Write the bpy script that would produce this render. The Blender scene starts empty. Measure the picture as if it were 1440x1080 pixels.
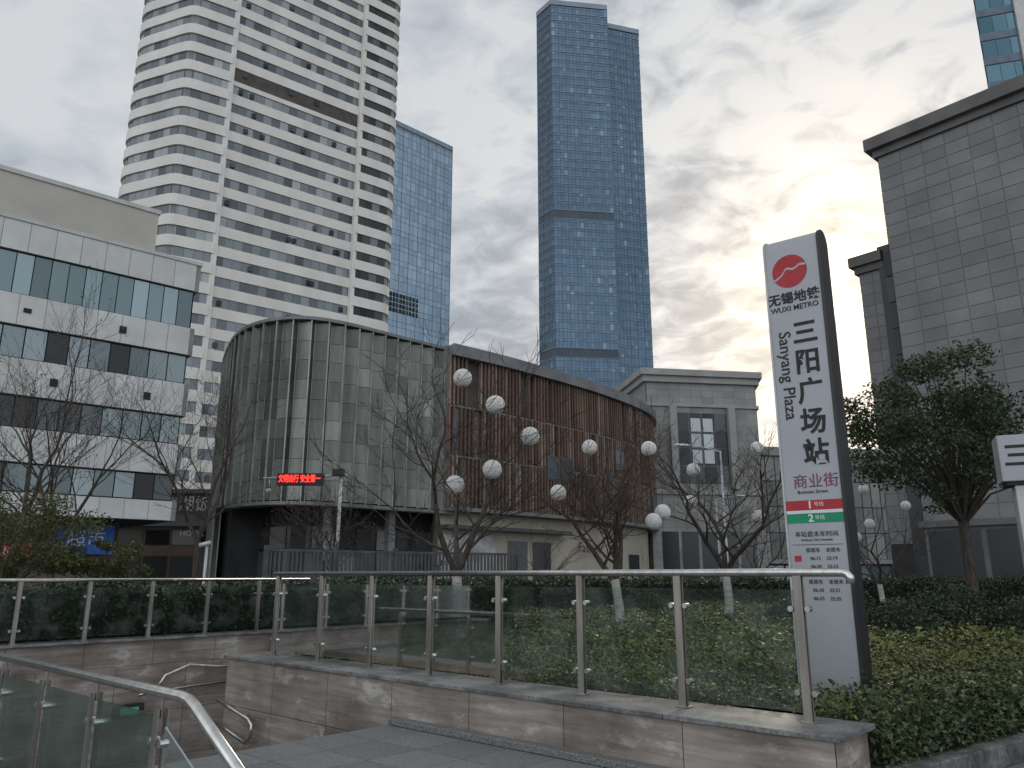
import bpy, math, random
import numpy as np
from mathutils import Vector, Matrix
random.seed(7); rng=np.random.default_rng(7)
scene=bpy.context.scene
COL=scene.collection

# ------------------------------------------------------------------ materials
def newmat(name):
    m=bpy.data.materials.new(name); m.use_nodes=True
    nt=m.node_tree; b=nt.nodes['Principled BSDF']
    return m,nt,b
def N(nt,t,**k):
    n=nt.nodes.new(t)
    for a,v in k.items(): setattr(n,a,v)
    return n
def ramp(nt,stops):
    r=N(nt,'ShaderNodeValToRGB'); e=r.color_ramp.elements
    while len(e)<len(stops): e.new(0.5)
    for i,(p,c) in enumerate(stops):
        e[i].position=p; e[i].color=(*c,1)
    return r
def mat_noise(name,c1,c2,scale=5,rough=0.7,metal=0,bump=0.0,stretch=(1,1,1),lo=.35,hi=.65,detail=4,spec=.5,fine=0):
    m,nt,b=newmat(name)
    tc=N(nt,'ShaderNodeTexCoord'); mp=N(nt,'ShaderNodeMapping'); mp.inputs['Scale'].default_value=stretch
    nz=N(nt,'ShaderNodeTexNoise'); nz.inputs['Scale'].default_value=scale; nz.inputs['Detail'].default_value=detail
    nt.links.new(tc.outputs['Object'],mp.inputs[0]); nt.links.new(mp.outputs[0],nz.inputs['Vector'])
    r=ramp(nt,[(lo,c1),(hi,c2)]); nt.links.new(nz.outputs['Fac'],r.inputs[0])
    out=r.outputs[0]
    if fine:
        n2=N(nt,'ShaderNodeTexNoise'); n2.inputs['Scale'].default_value=fine; n2.inputs['Detail'].default_value=3
        nt.links.new(tc.outputs['Object'],n2.inputs['Vector'])
        r2=ramp(nt,[(.38,(.55,.55,.55)),(.62,(1.25,1.25,1.25))]); nt.links.new(n2.outputs['Fac'],r2.inputs[0])
        mx=N(nt,'ShaderNodeMix',data_type='RGBA',blend_type='MULTIPLY'); mx.inputs['Factor'].default_value=1
        nt.links.new(out,mx.inputs[6]); nt.links.new(r2.outputs[0],mx.inputs[7]); out=mx.outputs[2]
    nt.links.new(out,b.inputs['Base Color'])
    b.inputs['Roughness'].default_value=rough; b.inputs['Metallic'].default_value=metal
    b.inputs['Specular IOR Level'].default_value=spec
    if bump:
        bp=N(nt,'ShaderNodeBump'); bp.inputs['Strength'].default_value=bump; bp.inputs['Distance'].default_value=.02
        nt.links.new(nz.outputs['Fac'],bp.inputs['Height']); nt.links.new(bp.outputs[0],b.inputs['Normal'])
    return m
def mat_island(name,stops,rough=.6,metal=0,noise=0.0,nscale=1,stretch=(1,1,1),spec=.5):
    """per-panel random tint, plus optional weathering noise"""
    m,nt,b=newmat(name)
    g=N(nt,'ShaderNodeNewGeometry'); r=ramp(nt,stops); nt.links.new(g.outputs['Random Per Island'],r.inputs[0])
    out=r.outputs[0]
    if noise:
        tc=N(nt,'ShaderNodeTexCoord'); mp=N(nt,'ShaderNodeMapping'); mp.inputs['Scale'].default_value=stretch
        nz=N(nt,'ShaderNodeTexNoise'); nz.inputs['Scale'].default_value=nscale; nz.inputs['Detail'].default_value=5; nz.inputs['Roughness'].default_value=.6
        nt.links.new(tc.outputs['Object'],mp.inputs[0]); nt.links.new(mp.outputs[0],nz.inputs['Vector'])
        r2=ramp(nt,[(.3,(1-noise,)*3),(.7,(1+noise,)*3)]); nt.links.new(nz.outputs['Fac'],r2.inputs[0])
        mx=N(nt,'ShaderNodeMix',data_type='RGBA',blend_type='MULTIPLY'); mx.inputs['Factor'].default_value=1
        nt.links.new(out,mx.inputs[6]); nt.links.new(r2.outputs[0],mx.inputs[7]); out=mx.outputs[2]
    nt.links.new(out,b.inputs['Base Color'])
    b.inputs['Roughness'].default_value=rough; b.inputs['Metallic'].default_value=metal
    b.inputs['Specular IOR Level'].default_value=spec
    return m
def mat_leaf(name,c1,c2,c3,trans=0.0):
    m,nt,b=newmat(name)
    g=N(nt,'ShaderNodeNewGeometry'); tc=N(nt,'ShaderNodeTexCoord')
    nz=N(nt,'ShaderNodeTexNoise'); nz.inputs['Scale'].default_value=1.1; nz.inputs['Detail'].default_value=2
    nt.links.new(tc.outputs['Object'],nz.inputs['Vector'])
    ad=N(nt,'ShaderNodeMath',operation='MULTIPLY_ADD'); ad.inputs[1].default_value=.5
    nt.links.new(g.outputs['Random Per Island'],ad.inputs[0])
    ml=N(nt,'ShaderNodeMath',operation='MULTIPLY'); ml.inputs[1].default_value=.5; nt.links.new(nz.outputs['Fac'],ml.inputs[0]); nt.links.new(ml.outputs[0],ad.inputs[2])
    r=ramp(nt,[(.2,c1),(.5,c2),(.8,c3)]); nt.links.new(ad.outputs[0],r.inputs[0])
    nt.links.new(r.outputs[0],b.inputs['Base Color']); b.inputs['Roughness'].default_value=.5
    if trans:
        tr=N(nt,'ShaderNodeBsdfTranslucent'); nt.links.new(r.outputs[0],tr.inputs[0])
        mx=N(nt,'ShaderNodeMixShader'); mx.inputs[0].default_value=trans
        nt.links.new(b.outputs[0],mx.inputs[1]); nt.links.new(tr.outputs[0],mx.inputs[2])
        nt.links.new(mx.outputs[0],nt.nodes['Material Output'].inputs[0])
    return m
def mat_glass(name,tint,refl=1.0):
    m,nt,b=newmat(name); nt.nodes.remove(b)
    t=N(nt,'ShaderNodeBsdfTransparent'); t.inputs[0].default_value=(*tint,1)
    g=N(nt,'ShaderNodeBsdfGlossy'); g.inputs['Roughness'].default_value=.03; g.inputs[0].default_value=(.8,.85,.85,1)
    f=N(nt,'ShaderNodeFresnel'); f.inputs[0].default_value=1.45
    mu=N(nt,'ShaderNodeMath',operation='MULTIPLY'); mu.inputs[1].default_value=refl; nt.links.new(f.outputs[0],mu.inputs[0])
    d=N(nt,'ShaderNodeBsdfDiffuse'); d.inputs[0].default_value=(.4,.42,.38,1)
    tc=N(nt,'ShaderNodeTexCoord'); nz=N(nt,'ShaderNodeTexNoise'); nz.inputs['Scale'].default_value=3; nz.inputs['Detail'].default_value=6
    nt.links.new(tc.outputs['Object'],nz.inputs['Vector'])
    r=ramp(nt,[(.45,(.012,)*3),(.8,(.12,)*3)]); nt.links.new(nz.outputs['Fac'],r.inputs[0])
    m1=N(nt,'ShaderNodeMixShader'); nt.links.new(r.outputs[0],m1.inputs[0]); nt.links.new(t.outputs[0],m1.inputs[1]); nt.links.new(d.outputs[0],m1.inputs[2])
    m2=N(nt,'ShaderNodeMixShader'); nt.links.new(mu.outputs[0],m2.inputs[0]); nt.links.new(m1.outputs[0],m2.inputs[1]); nt.links.new(g.outputs[0],m2.inputs[2])
    nt.links.new(m2.outputs[0],nt.nodes['Material Output'].inputs[0])
    return m
def mat_emit(name,c,s):
    m,nt,b=newmat(name); b.inputs['Base Color'].default_value=(*c,1)
    b.inputs['Emission Color'].default_value=(*c,1); b.inputs['Emission Strength'].default_value=s
    return m

M={}
M['white_tile']=mat_noise('white_tile',(.70,.68,.63),(.83,.81,.75),.25,.6,lo=.3,hi=.7,stretch=(1,1,.35),spec=.3)
M['white_panel']=mat_island('white_panel',[(0,(.58,.58,.565)),(1,(.69,.69,.67))],.5,noise=.12,nscale=.5,spec=.3)
M['cream_wall']=mat_noise('cream_wall',(.50,.475,.42),(.60,.57,.50),.3,.8,spec=.2)
M['win_grey']=mat_island('window_grey',[(0,(.07,.08,.085)),(.45,(.15,.17,.185)),(.8,(.23,.25,.27)),(1,(.36,.37,.37))],.2,.35)
M['win_teal']=mat_island('window_teal',[(0,(.12,.16,.17)),(.5,(.20,.27,.29)),(1,(.32,.40,.43))],.18,.5)
M['win_dark']=mat_island('window_dark',[(0,(.01,.012,.014)),(.7,(.03,.035,.04)),(1,(.08,.09,.10))],.15,.2)
M['win_shop']=mat_island('window_shop',[(0,(.02,.022,.024)),(.5,(.07,.075,.08)),(.8,(.20,.20,.19)),(1,(.40,.38,.34))],.2,.1)
M['glass_blue']=mat_island('glass_blue',[(0,(.075,.12,.17)),(.5,(.085,.135,.19)),(.95,(.10,.155,.215)),(1,(.17,.24,.31))],.16,.75)
M['glass_pale']=mat_island('glass_pale_blue',[(0,(.24,.33,.41)),(.6,(.28,.38,.47)),(1,(.34,.44,.53))],.14,.8)
M['mull_blue']=mat_noise('mullion_blue',(.10,.135,.17),(.14,.175,.22),1,.5,.3)
M['mull_pale']=mat_noise('mullion_pale',(.22,.28,.34),(.28,.34,.40),1,.5,.3)
M['mull_white']=mat_noise('mullion_white',(.5,.5,.48),(.6,.6,.58),1,.5)
M['dark']=mat_noise('dark_interior',(.012,.012,.013),(.03,.03,.032),.6,.8)
M['mid_frame']=mat_noise('window_frame_grey',(.20,.20,.20),(.28,.28,.27),.6,.6)
M['louvre']=mat_noise('louvre_dark',(.06,.05,.045),(.10,.085,.075),.8,.7)
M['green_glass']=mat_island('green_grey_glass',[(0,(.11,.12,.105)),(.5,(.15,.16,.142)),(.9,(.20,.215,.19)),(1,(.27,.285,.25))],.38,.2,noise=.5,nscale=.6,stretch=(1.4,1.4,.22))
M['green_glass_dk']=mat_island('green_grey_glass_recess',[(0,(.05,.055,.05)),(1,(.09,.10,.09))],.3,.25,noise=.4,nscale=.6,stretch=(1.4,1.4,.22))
M['fin_metal']=mat_noise('fin_metal',(.27,.28,.25),(.42,.43,.385),.7,.5,.3)
M['wood_slat']=mat_island('brown_slat',[(0,(.11,.068,.05)),(.5,(.18,.11,.078)),(.85,(.25,.16,.115)),(1,(.32,.27,.23))],.6,noise=.35,nscale=.6,stretch=(2,2,.3))
M['slat_back']=mat_noise('slat_backing',(.06,.055,.055),(.12,.105,.10),.5,.7)
M['zinc']=mat_noise('zinc_fascia',(.17,.175,.18),(.25,.255,.26),.5,.5,.3)
M['stone']=mat_island('grey_stone_tile',[(0,(.18,.18,.185)),(.5,(.20,.20,.205)),(1,(.225,.225,.23))],.55,noise=.16,nscale=.4,spec=.3)
M['stone_joint']=mat_noise('stone_joint_pale',(.27,.27,.27),(.33,.33,.33),2,.9)
M['joint']=mat_noise('dark_joint',(.03,.03,.03),(.05,.05,.05),2,.9)
M['stone_trim']=mat_noise('stone_trim',(.11,.108,.105),(.16,.155,.15),.6,.6,spec=.3)
M['beige_stone']=mat_island('beige_stone',[(0,(.25,.247,.24)),(1,(.315,.31,.30))],.6,noise=.18,nscale=.3,spec=.3)
M['beige_trim']=mat_noise('beige_trim',(.30,.295,.285),(.37,.365,.35),.5,.7,spec=.3)
M['shop_beige']=mat_noise('shop_beige',(.40,.36,.29),(.50,.45,.37),.4,.7)
M['shop_brown']=mat_noise('shop_brown',(.14,.10,.08),(.20,.145,.115),.4,.7)
M['steel']=mat_noise('brushed_steel',(.55,.54,.52),(.72,.71,.68),14,.25,1.0,stretch=(1,1,.15))
M['steel_dull']=mat_noise('post_steel',(.30,.275,.25),(.46,.43,.39),10,.36,.9,stretch=(1,1,.15))
M['rail_glass']=mat_glass('rail_glass',(.82,.89,.87),.75)
M['granite']=mat_noise('speckled_granite',(.12,.12,.12),(.27,.27,.265),60,.5,detail=3,lo=.4,hi=.6,fine=170)
M['granite_cap']=mat_noise('granite_cap',(.14,.138,.138),(.23,.225,.22),35,.5,detail=5,lo=.4,hi=.6,fine=3)
M['kerb_stone']=mat_noise('kerb_stone',(.10,.098,.095),(.17,.165,.16),25,.7,detail=5,lo=.4,hi=.6,fine=4)
M['pave']=mat_noise('paving',(.13,.13,.125),(.20,.195,.185),1.2,.8,fine=40)
M['asphalt']=mat_noise('asphalt',(.04,.04,.042),(.065,.065,.065),4,.85,fine=60)
M['paint']=mat_noise('road_paint',(.6,.6,.58),(.75,.75,.72),4,.7)
M['soil']=mat_noise('soil',(.02,.018,.012),(.05,.04,.028),4,.95,bump=.5)
M['bark']=mat_noise('bark',(.035,.028,.022),(.085,.07,.058),18,.9,bump=.6,stretch=(1,1,.3))
M['bark_wrap']=mat_noise('white_tree_wrap',(.30,.285,.27),(.52,.50,.47),14,.85,stretch=(.4,.4,2.5))
M['leaf_ever']=mat_leaf('leaf_evergreen',(.022,.036,.014),(.042,.066,.024),(.08,.11,.04),.25)
M['leaf_hedge']=mat_leaf('leaf_hedge',(.012,.024,.012),(.026,.044,.019),(.055,.078,.03))
M['leaf_cover']=mat_leaf('leaf_groundcover',(.04,.055,.017),(.135,.145,.04),(.26,.255,.075))
M['leaf_front']=mat_leaf('leaf_front_shrub',(.022,.038,.016),(.045,.072,.026),(.10,.125,.04))
M['leaf_yellow']=mat_leaf('leaf_osmanthus',(.035,.052,.015),(.075,.09,.028),(.14,.14,.045),.25)
M['leaf_brown']=mat_leaf('leaf_dry',(.05,.025,.012),(.09,.045,.02),(.13,.07,.03))
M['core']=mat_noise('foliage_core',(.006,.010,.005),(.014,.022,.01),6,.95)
M['ball']=mat_noise('white_twine',(.78,.77,.75),(.86,.85,.83),20,.8)
M['sign_face']=mat_noise('sign_face_grey',(.36,.37,.40),(.43,.44,.47),.8,.35,.15)
M['sign_side']=mat_noise('sign_side_black',(.015,.015,.017),(.03,.03,.033),2,.35)
M['ink']=mat_noise('ink_black',(.012,.012,.014),(.02,.02,.022),5,.6)
M['red']=mat_noise('sign_red',(.42,.02,.03),(.48,.03,.04),5,.5)
M['maroon']=mat_noise('sign_maroon',(.20,.03,.08),(.24,.04,.10),5,.5)
M['green']=mat_noise('sign_green',(.0,.26,.12),(.0,.30,.14),5,.5)
M['white']=mat_noise('white_paint',(.72,.72,.72),(.8,.8,.8),5,.5)
M['lampgrey']=mat_noise('lamp_grey',(.45,.46,.47),(.55,.56,.57),3,.45,.3)
M['fence']=mat_noise('fence_grey',(.06,.065,.068),(.10,.105,.11),3,.6)
M['led']=mat_emit('led_red',(1,.03,.02),3.0)
M['signlit']=mat_emit('exit_green',(.05,.35,.18),.15)
M['blue']=mat_noise('sign_blue',(.03,.12,.50),(.05,.18,.60),3,.5)
M['ball_in']=mat_noise('ball_inner',(.62,.61,.59),(.78,.77,.75),30,.8)

def marble():
    m,nt,b=newmat('streaked_marble')
    tc=N(nt,'ShaderNodeTexCoord'); mp=N(nt,'ShaderNodeMapping'); mp.inputs['Scale'].default_value=(.5,.5,7)
    nz=N(nt,'ShaderNodeTexNoise'); nz.inputs['Scale'].default_value=2; nz.inputs['Detail'].default_value=7; nz.inputs['Roughness'].default_value=.65
    nt.links.new(tc.outputs['Object'],mp.inputs[0]); nt.links.new(mp.outputs[0],nz.inputs['Vector'])
    r=ramp(nt,[(.3,(.21,.175,.155)),(.5,(.32,.28,.25)),(.72,(.46,.41,.375))]); nt.links.new(nz.outputs['Fac'],r.inputs[0])
    g=N(nt,'ShaderNodeNewGeometry'); r3=ramp(nt,[(0,(.86,.85,.84)),(1,(1.1,1.1,1.1))]); nt.links.new(g.outputs['Random Per Island'],r3.inputs[0])
    mx=N(nt,'ShaderNodeMix',data_type='RGBA',blend_type='MULTIPLY'); mx.inputs['Factor'].default_value=1
    nt.links.new(r.outputs[0],mx.inputs[6]); nt.links.new(r3.outputs[0],mx.inputs[7])
    n2=N(nt,'ShaderNodeTexNoise'); n2.inputs['Scale'].default_value=1.5; n2.inputs['Detail'].default_value=8; n2.inputs['Roughness'].default_value=.72
    mp2=N(nt,'ShaderNodeMapping'); mp2.inputs['Scale'].default_value=(1,1,2.4); nt.links.new(tc.outputs['Object'],mp2.inputs[0]); nt.links.new(mp2.outputs[0],n2.inputs['Vector'])
    r2=ramp(nt,[(.56,(0,0,0)),(.64,(.8,.8,.8))]); nt.links.new(n2.outputs['Fac'],r2.inputs[0])
    m2=N(nt,'ShaderNodeMix',data_type='RGBA'); nt.links.new(r2.outputs[0],m2.inputs[0]); nt.links.new(mx.outputs[2],m2.inputs[6]); m2.inputs[7].default_value=(.56,.54,.51,1)
    n3=N(nt,'ShaderNodeTexNoise'); n3.inputs['Scale'].default_value=1.3; n3.inputs['Detail'].default_value=6; nt.links.new(tc.outputs['Object'],n3.inputs['Vector'])
    r4=ramp(nt,[(.35,(.58,.55,.53)),(.6,(1,1,1))]); nt.links.new(n3.outputs['Fac'],r4.inputs[0])
    m3=N(nt,'ShaderNodeMix',data_type='RGBA',blend_type='MULTIPLY'); m3.inputs['Factor'].default_value=1
    nt.links.new(m2.outputs[2],m3.inputs[6]); nt.links.new(r4.outputs[0],m3.inputs[7])
    nt.links.new(m3.outputs[2],b.inputs['Base Color']); b.inputs['Roughness'].default_value=.5; b.inputs['Specular IOR Level'].default_value=.35
    return m
M['marble']=marble()

# ------------------------------------------------------------------ mesh helpers
def empty(name,loc=(0,0,0),mtx=None):
    e=bpy.data.objects.new(name,None); COL.objects.link(e); e.empty_display_size=.2
    if mtx is not None: e.matrix_world=mtx
    else: e.location=loc
    return e
class MB:
    def __init__(s): s.v=[]; s.f=[]
    def quad(s,a,b,c,d):
        i=len(s.v); s.v+= [tuple(a),tuple(b),tuple(c),tuple(d)]; s.f.append((i,i+1,i+2,i+3))
    def hexa(s,p):
        i=len(s.v); s.v+=[tuple(q) for q in p]
        for f in ((0,3,2,1),(4,5,6,7),(0,1,5,4),(1,2,6,5),(2,3,7,6),(3,0,4,7)): s.f.append(tuple(i+k for k in f))
    def box(s,x0,x1,y0,y1,z0,z1):
        s.hexa([(x0,y0,z0),(x1,y0,z0),(x1,y1,z0),(x0,y1,z0),(x0,y0,z1),(x1,y0,z1),(x1,y1,z1),(x0,y1,z1)])
    def obox(s,c,ax,ay,hx,hy,z0,z1):
        c=Vector(c[:2]); ax=Vector(ax); ay=Vector(ay)
        q=[c-ax*hx-ay*hy,c+ax*hx-ay*hy,c+ax*hx+ay*hy,c-ax*hx+ay*hy]
        s.hexa([(p.x,p.y,z0) for p in q]+[(p.x,p.y,z1) for p in q])
    def prism(s,poly,z0,z1):
        n=len(poly); i=len(s.v)
        s.v+=[(p[0],p[1],z0) for p in poly]+[(p[0],p[1],z1) for p in poly]
        for k in range(n):
            j=(k+1)%n; s.f.append((i+k,i+j,i+n+j,i+n+k))
        s.f.append(tuple(i+n+k for k in range(n))); s.f.append(tuple(i+k for k in reversed(range(n))))
    def tube(s,pts,rs,n=8,cap=True):
        pts=[Vector(p) for p in pts]; base=len(s.v); up=Vector((0.13,0.21,.97))
        if not hasattr(rs,'__len__'): rs=[rs]*len(pts)
        pu=None
        for k,p in enumerate(pts):
            if k==0: d=pts[1]-p
            elif k==len(pts)-1: d=p-pts[k-1]
            else: d=(pts[k+1]-p).normalized()+(p-pts[k-1]).normalized()
            d.normalize()
            if pu is None:
                u=d.cross(up)
                if u.length<.2: u=d.cross(Vector((1,0,0)))
            else: u=pu-d*pu.dot(d)
            u.normalize(); w=d.cross(u); pu=u
            for a in range(n):
                t=2*math.pi*a/n; q=p+(u*math.cos(t)+w*math.sin(t))*rs[k]; s.v.append(tuple(q))
        for k in range(len(pts)-1):
            for a in range(n):
                b=(a+1)%n; s.f.append((base+k*n+a,base+k*n+b,base+(k+1)*n+b,base+(k+1)*n+a))
        if cap:
            s.f.append(tuple(base+a for a in reversed(range(n)))); s.f.append(tuple(base+(len(pts)-1)*n+a for a in range(n)))
    def obj(s,name,mat,parent=None,smooth=False,bevel=0):
        me=bpy.data.meshes.new(name); me.from_pydata(s.v,[],s.f); me.update()
        if smooth:
            me.polygons.foreach_set('use_smooth',[True]*len(me.polygons))
        me.materials.append(M[mat] if isinstance(mat,str) else mat)
        o=bpy.data.objects.new(name,me); COL.objects.link(o)
        if parent: o.parent=parent
        if bevel:
            b=o.modifiers.new('bevel','BEVEL'); b.width=bevel; b.segments=2; b.limit_method='ANGLE'
        return o
def catmull(P,n=6):
    P=[Vector(p) for p in P]; Q=[P[0]*2-P[1]]+P+[P[-1]*2-P[-2]]; out=[]
    for i in range(1,len(Q)-2):
        for k in range(n):
            t=k/n; a,b,c,d=Q[i-1],Q[i],Q[i+1],Q[i+2]
            out.append(.5*((2*b)+(c-a)*t+(2*a-5*b+4*c-d)*t*t+(3*b-a-3*c+d)*t**3))
    out.append(P[-1]); return out
def resample(P,step):
    P=[Vector(p[:2]) for p in P]; L=[0]
    for a,b in zip(P,P[1:]): L.append(L[-1]+(b-a).length)
    n=max(1,round(L[-1]/step)); out=[]; j=0
    for k in range(n+1):
        t=L[-1]*k/n
        while j<len(P)-2 and L[j+1]<t: j+=1
        f=(t-L[j])/(L[j+1]-L[j]); out.append(P[j].lerp(P[j+1],min(1,f)))
    return out
def offs(P,o):
    P=[Vector(p[:2]) for p in P]; out=[]
    for k,p in enumerate(P):
        ns=[]
        if k>0: d=(p-P[k-1]).normalized(); ns.append(Vector((d.y,-d.x)))
        if k<len(P)-1: d=(P[k+1]-p).normalized(); ns.append(Vector((d.y,-d.x)))
        n=sum(ns,Vector((0,0))).normalized(); c=max(.5,n.dot(ns[0])); out.append(p+n*(o/c))
    return out
def band(mb,P,z0,z1,o,inner=0):
    A=offs(P,inner); B=offs(P,o)
    for k in range(len(P)-1):
        a,b,c,d=A[k],A[k+1],B[k+1],B[k]
        mb.quad((d.x,d.y,z0),(c.x,c.y,z0),(c.x,c.y,z1),(d.x,d.y,z1))
        mb.quad((d.x,d.y,z1),(c.x,c.y,z1),(b.x,b.y,z1),(a.x,a.y,z1))
        mb.quad((a.x,a.y,z0),(b.x,b.y,z0),(c.x,c.y,z0),(d.x,d.y,z0))
    for k in (0,-1):
        a,b=A[k],B[k]; mb.quad((a.x,a.y,z0),(b.x,b.y,z0),(b.x,b.y,z1),(a.x,a.y,z1))
def panes(mb,P,step,z0,z1,o=.05,gap=.04,jit=0.0,rows=1,skip=0):
    """straight runs are split at corners so each keeps its own plane"""
    P=[Vector(p[:2]) for p in P]
    runs=[[P[0]]]
    for k in range(1,len(P)):
        runs[-1].append(P[k])
        if k<len(P)-1:
            d1=(P[k]-P[k-1]).normalized(); d2=(P[k+1]-P[k]).normalized()
            if d1.dot(d2)<.85: runs.append([P[k]])
    for run in runs:
        R=offs(resample(run,step),o); h=(z1-z0)/rows
        for a,b in zip(R,R[1:]):
            d=(b-a).normalized(); n=Vector((d.y,-d.x)); a2=a+d*gap/2; b2=b-d*gap/2
            for r in range(rows):
                if skip and random.random()<skip: continue
                j=[n*random.uniform(-jit,jit) for _ in range(4)]
                za=z0+h*r+gap/2; zb=z0+h*(r+1)-gap/2
                pa,pb,pd=a2+j[0],b2+j[1],a2+j[3]
                pc=pb+(pd-pa)
                mb.quad((pa.x,pa.y,za),(pb.x,pb.y,za),(pc.x,pc.y,zb),(pd.x,pd.y,zb))
def mullions(mb,P,step,z0,z1,w,depth,ends=True):
    R=resample(P,step)
    for k,p in enumerate(R):
        if not ends and k in (0,len(R)-1): continue
        d=(R[min(k+1,len(R)-1)]-R[max(k-1,0)]).normalized(); n=Vector((d.y,-d.x))
        mb.obox(p+n*depth/2,d,n,w/2,depth/2,z0,z1)
def text(body,size,mtx,mat,parent,name,align='CENTER',extr=.002,sx=1,bold=0):
    c=bpy.data.curves.new(name,'FONT'); c.body=body; c.size=size; c.align_x=align; c.align_y='CENTER'; c.extrude=extr; c.offset=bold
    c.resolution_u=3
    o=bpy.data.objects.new(name,c); COL.objects.link(o)
    c.materials.append(M[mat] if isinstance(mat,str) else mat)
    o.parent=parent; o.matrix_local=mtx@Matrix.Diagonal((sx,1,1,1)); return o
def frame(o,right):
    r=Vector((right[0],right[1],0)).normalized(); n=Vector((r.y,-r.x,0))
    m=Matrix.Identity(4)
    for i in range(3): m[i][0]=r[i]; m[i][1]=(0,0,1)[i]; m[i][2]=n[i]; m[i][3]=o[i]
    return m
def leaf_mesh(name,pts,size,mat,parent=None,up=0.0,aspect=.5):
    n=len(pts); a=rng.normal(size=(n,3)); a/=np.linalg.norm(a,axis=1)[:,None]
    b=rng.normal(size=(n,3))
    if up:
        b[:,2]*=(1-up); a[:,2]*=(1-up*.6)
    b-=a*(a*b).sum(1)[:,None]/((a*a).sum(1)[:,None]); b/=np.linalg.norm(b,axis=1)[:,None]
    s=size*rng.uniform(.6,1.35,(n,1)); L=a*s*.5; W=b*s*.5*aspect
    c=np.cross(L,W); c/=np.linalg.norm(c,axis=1)[:,None]
    v=np.empty((n,4,3)); v[:,0]=pts-L; v[:,1]=pts+W+c*s*.08; v[:,2]=pts+L; v[:,3]=pts-W+c*s*.08
    me=bpy.data.meshes.new(name); me.vertices.add(4*n); me.vertices.foreach_set('co',v.reshape(-1))
    me.loops.add(4*n); me.loops.foreach_set('vertex_index',np.arange(4*n,dtype=np.int32))
    me.polygons.add(n); me.polygons.foreach_set('loop_start',np.arange(0,4*n,4,dtype=np.int32)); 
    me.update(calc_edges=True); me.validate()
    me.materials.append(M[mat]); o=bpy.data.objects.new(name,me); COL.objects.link(o)
    if parent: o.parent=parent
    return o

# ------------------------------------------------------------------ camera, world, sun
cam=bpy.data.cameras.new('camera'); co=bpy.data.objects.new('camera',cam); COL.objects.link(co)
co.location=(0,0,1.6); co.rotation_euler=(math.radians(90+13.9),0,0); cam.lens=27.25; cam.sensor_width=36
cam.clip_end=5000; cam.clip_start=.05; scene.camera=co
scene.view_settings.view_transform='Standard'
AZ,EL=math.radians(24.6),math.radians(19.5)
SD=Vector((math.sin(AZ)*math.cos(EL),math.cos(AZ)*math.cos(EL),math.sin(EL)))
w=bpy.data.worlds.new('World'); scene.world=w; w.use_nodes=True; nt=w.node_tree
bg=nt.nodes['Background']
sky=N(nt,'ShaderNodeTexSky',sky_type='NISHITA'); sky.sun_disc=False; sky.sun_elevation=EL; sky.sun_rotation=AZ; sky.air_density=1; sky.dust_density=2
tc=N(nt,'ShaderNodeTexCoord'); nrm=N(nt,'ShaderNodeVectorMath',operation='NORMALIZE'); nt.links.new(tc.outputs['Generated'],nrm.inputs[0])
sp=N(nt,'ShaderNodeSeparateXYZ'); nt.links.new(nrm.outputs[0],sp.inputs[0])
def mth(op,a,b):
    n=N(nt,'ShaderNodeMath',operation=op)
    for i,x in enumerate((a,b)):
        if x is None: continue
        if isinstance(x,(int,float)): n.inputs[i].default_value=x
        else: nt.links.new(x,n.inputs[i])
    return n.outputs[0]
iv=mth('DIVIDE',1.0,mth('ADD',mth('MAXIMUM',sp.outputs[2],0),.16))
sc=N(nt,'ShaderNodeVectorMath',operation='SCALE'); nt.links.new(nrm.outputs[0],sc.inputs[0]); nt.links.new(iv,sc.inputs[3])
def noise(scale,detail,rough,dist=0):
    n=N(nt,'ShaderNodeTexNoise'); n.inputs['Scale'].default_value=scale; n.inputs['Detail'].default_value=detail
    n.inputs['Roughness'].default_value=rough; n.inputs['Distortion'].default_value=dist
    nt.links.new(sc.outputs[0],n.inputs['Vector']); return n
n1=noise(1.3,5,.55,.3); n2=noise(8.5,5,.55,.5)
mot=mth('ADD',mth('MULTIPLY',mth('MINIMUM',mth('MAXIMUM',mth('ADD',sp.outputs[0],.25),0),.5),1.1),.22)
f=mth('ADD',mth('MULTIPLY',mth('ADD',n1.outputs['Fac'],-.5),.70),mth('ADD',mth('MULTIPLY',mth('ADD',n2.outputs['Fac'],-.5),mot),.50))
f=mth('ADD',f,mth('MULTIPLY',mth('MAXIMUM',mth('MULTIPLY',sp.outputs[0],-1),0),.11))
r=ramp(nt,[(.38,(.30,.335,.385)),(.45,(.40,.435,.48)),(.52,(.54,.58,.62)),(.60,(.70,.72,.735))]); nt.links.new(f,r.inputs[0])
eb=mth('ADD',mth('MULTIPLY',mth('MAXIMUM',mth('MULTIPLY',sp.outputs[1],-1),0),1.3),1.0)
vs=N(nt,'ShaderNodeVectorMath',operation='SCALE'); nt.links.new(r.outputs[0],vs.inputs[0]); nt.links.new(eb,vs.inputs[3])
dp=N(nt,'ShaderNodeVectorMath',operation='DOT_PRODUCT'); nt.links.new(nrm.outputs[0],dp.inputs[0]); dp.inputs[1].default_value=SD
dm=mth('MAXIMUM',dp.outputs['Value'],0)
g1=mth('MULTIPLY',mth('POWER',dm,25),.09); g2=mth('MULTIPLY',mth('POWER',dm,150),.42); g3=mth('MULTIPLY',mth('POWER',dm,800),1.8)
gm=mth('MULTIPLY',mth('ADD',mth('ADD',g1,g2),g3),mth('MAXIMUM',mth('ADD',mth('MULTIPLY',f,6.0),-2.0),.15))
gc=N(nt,'ShaderNodeVectorMath',operation='SCALE'); gc.inputs[0].default_value=(1.0,.72,.34); nt.links.new(gm,gc.inputs[3])
sk=N(nt,'ShaderNodeVectorMath',operation='SCALE'); nt.links.new(sky.outputs[0],sk.inputs[0]); sk.inputs[3].default_value=.13
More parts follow.
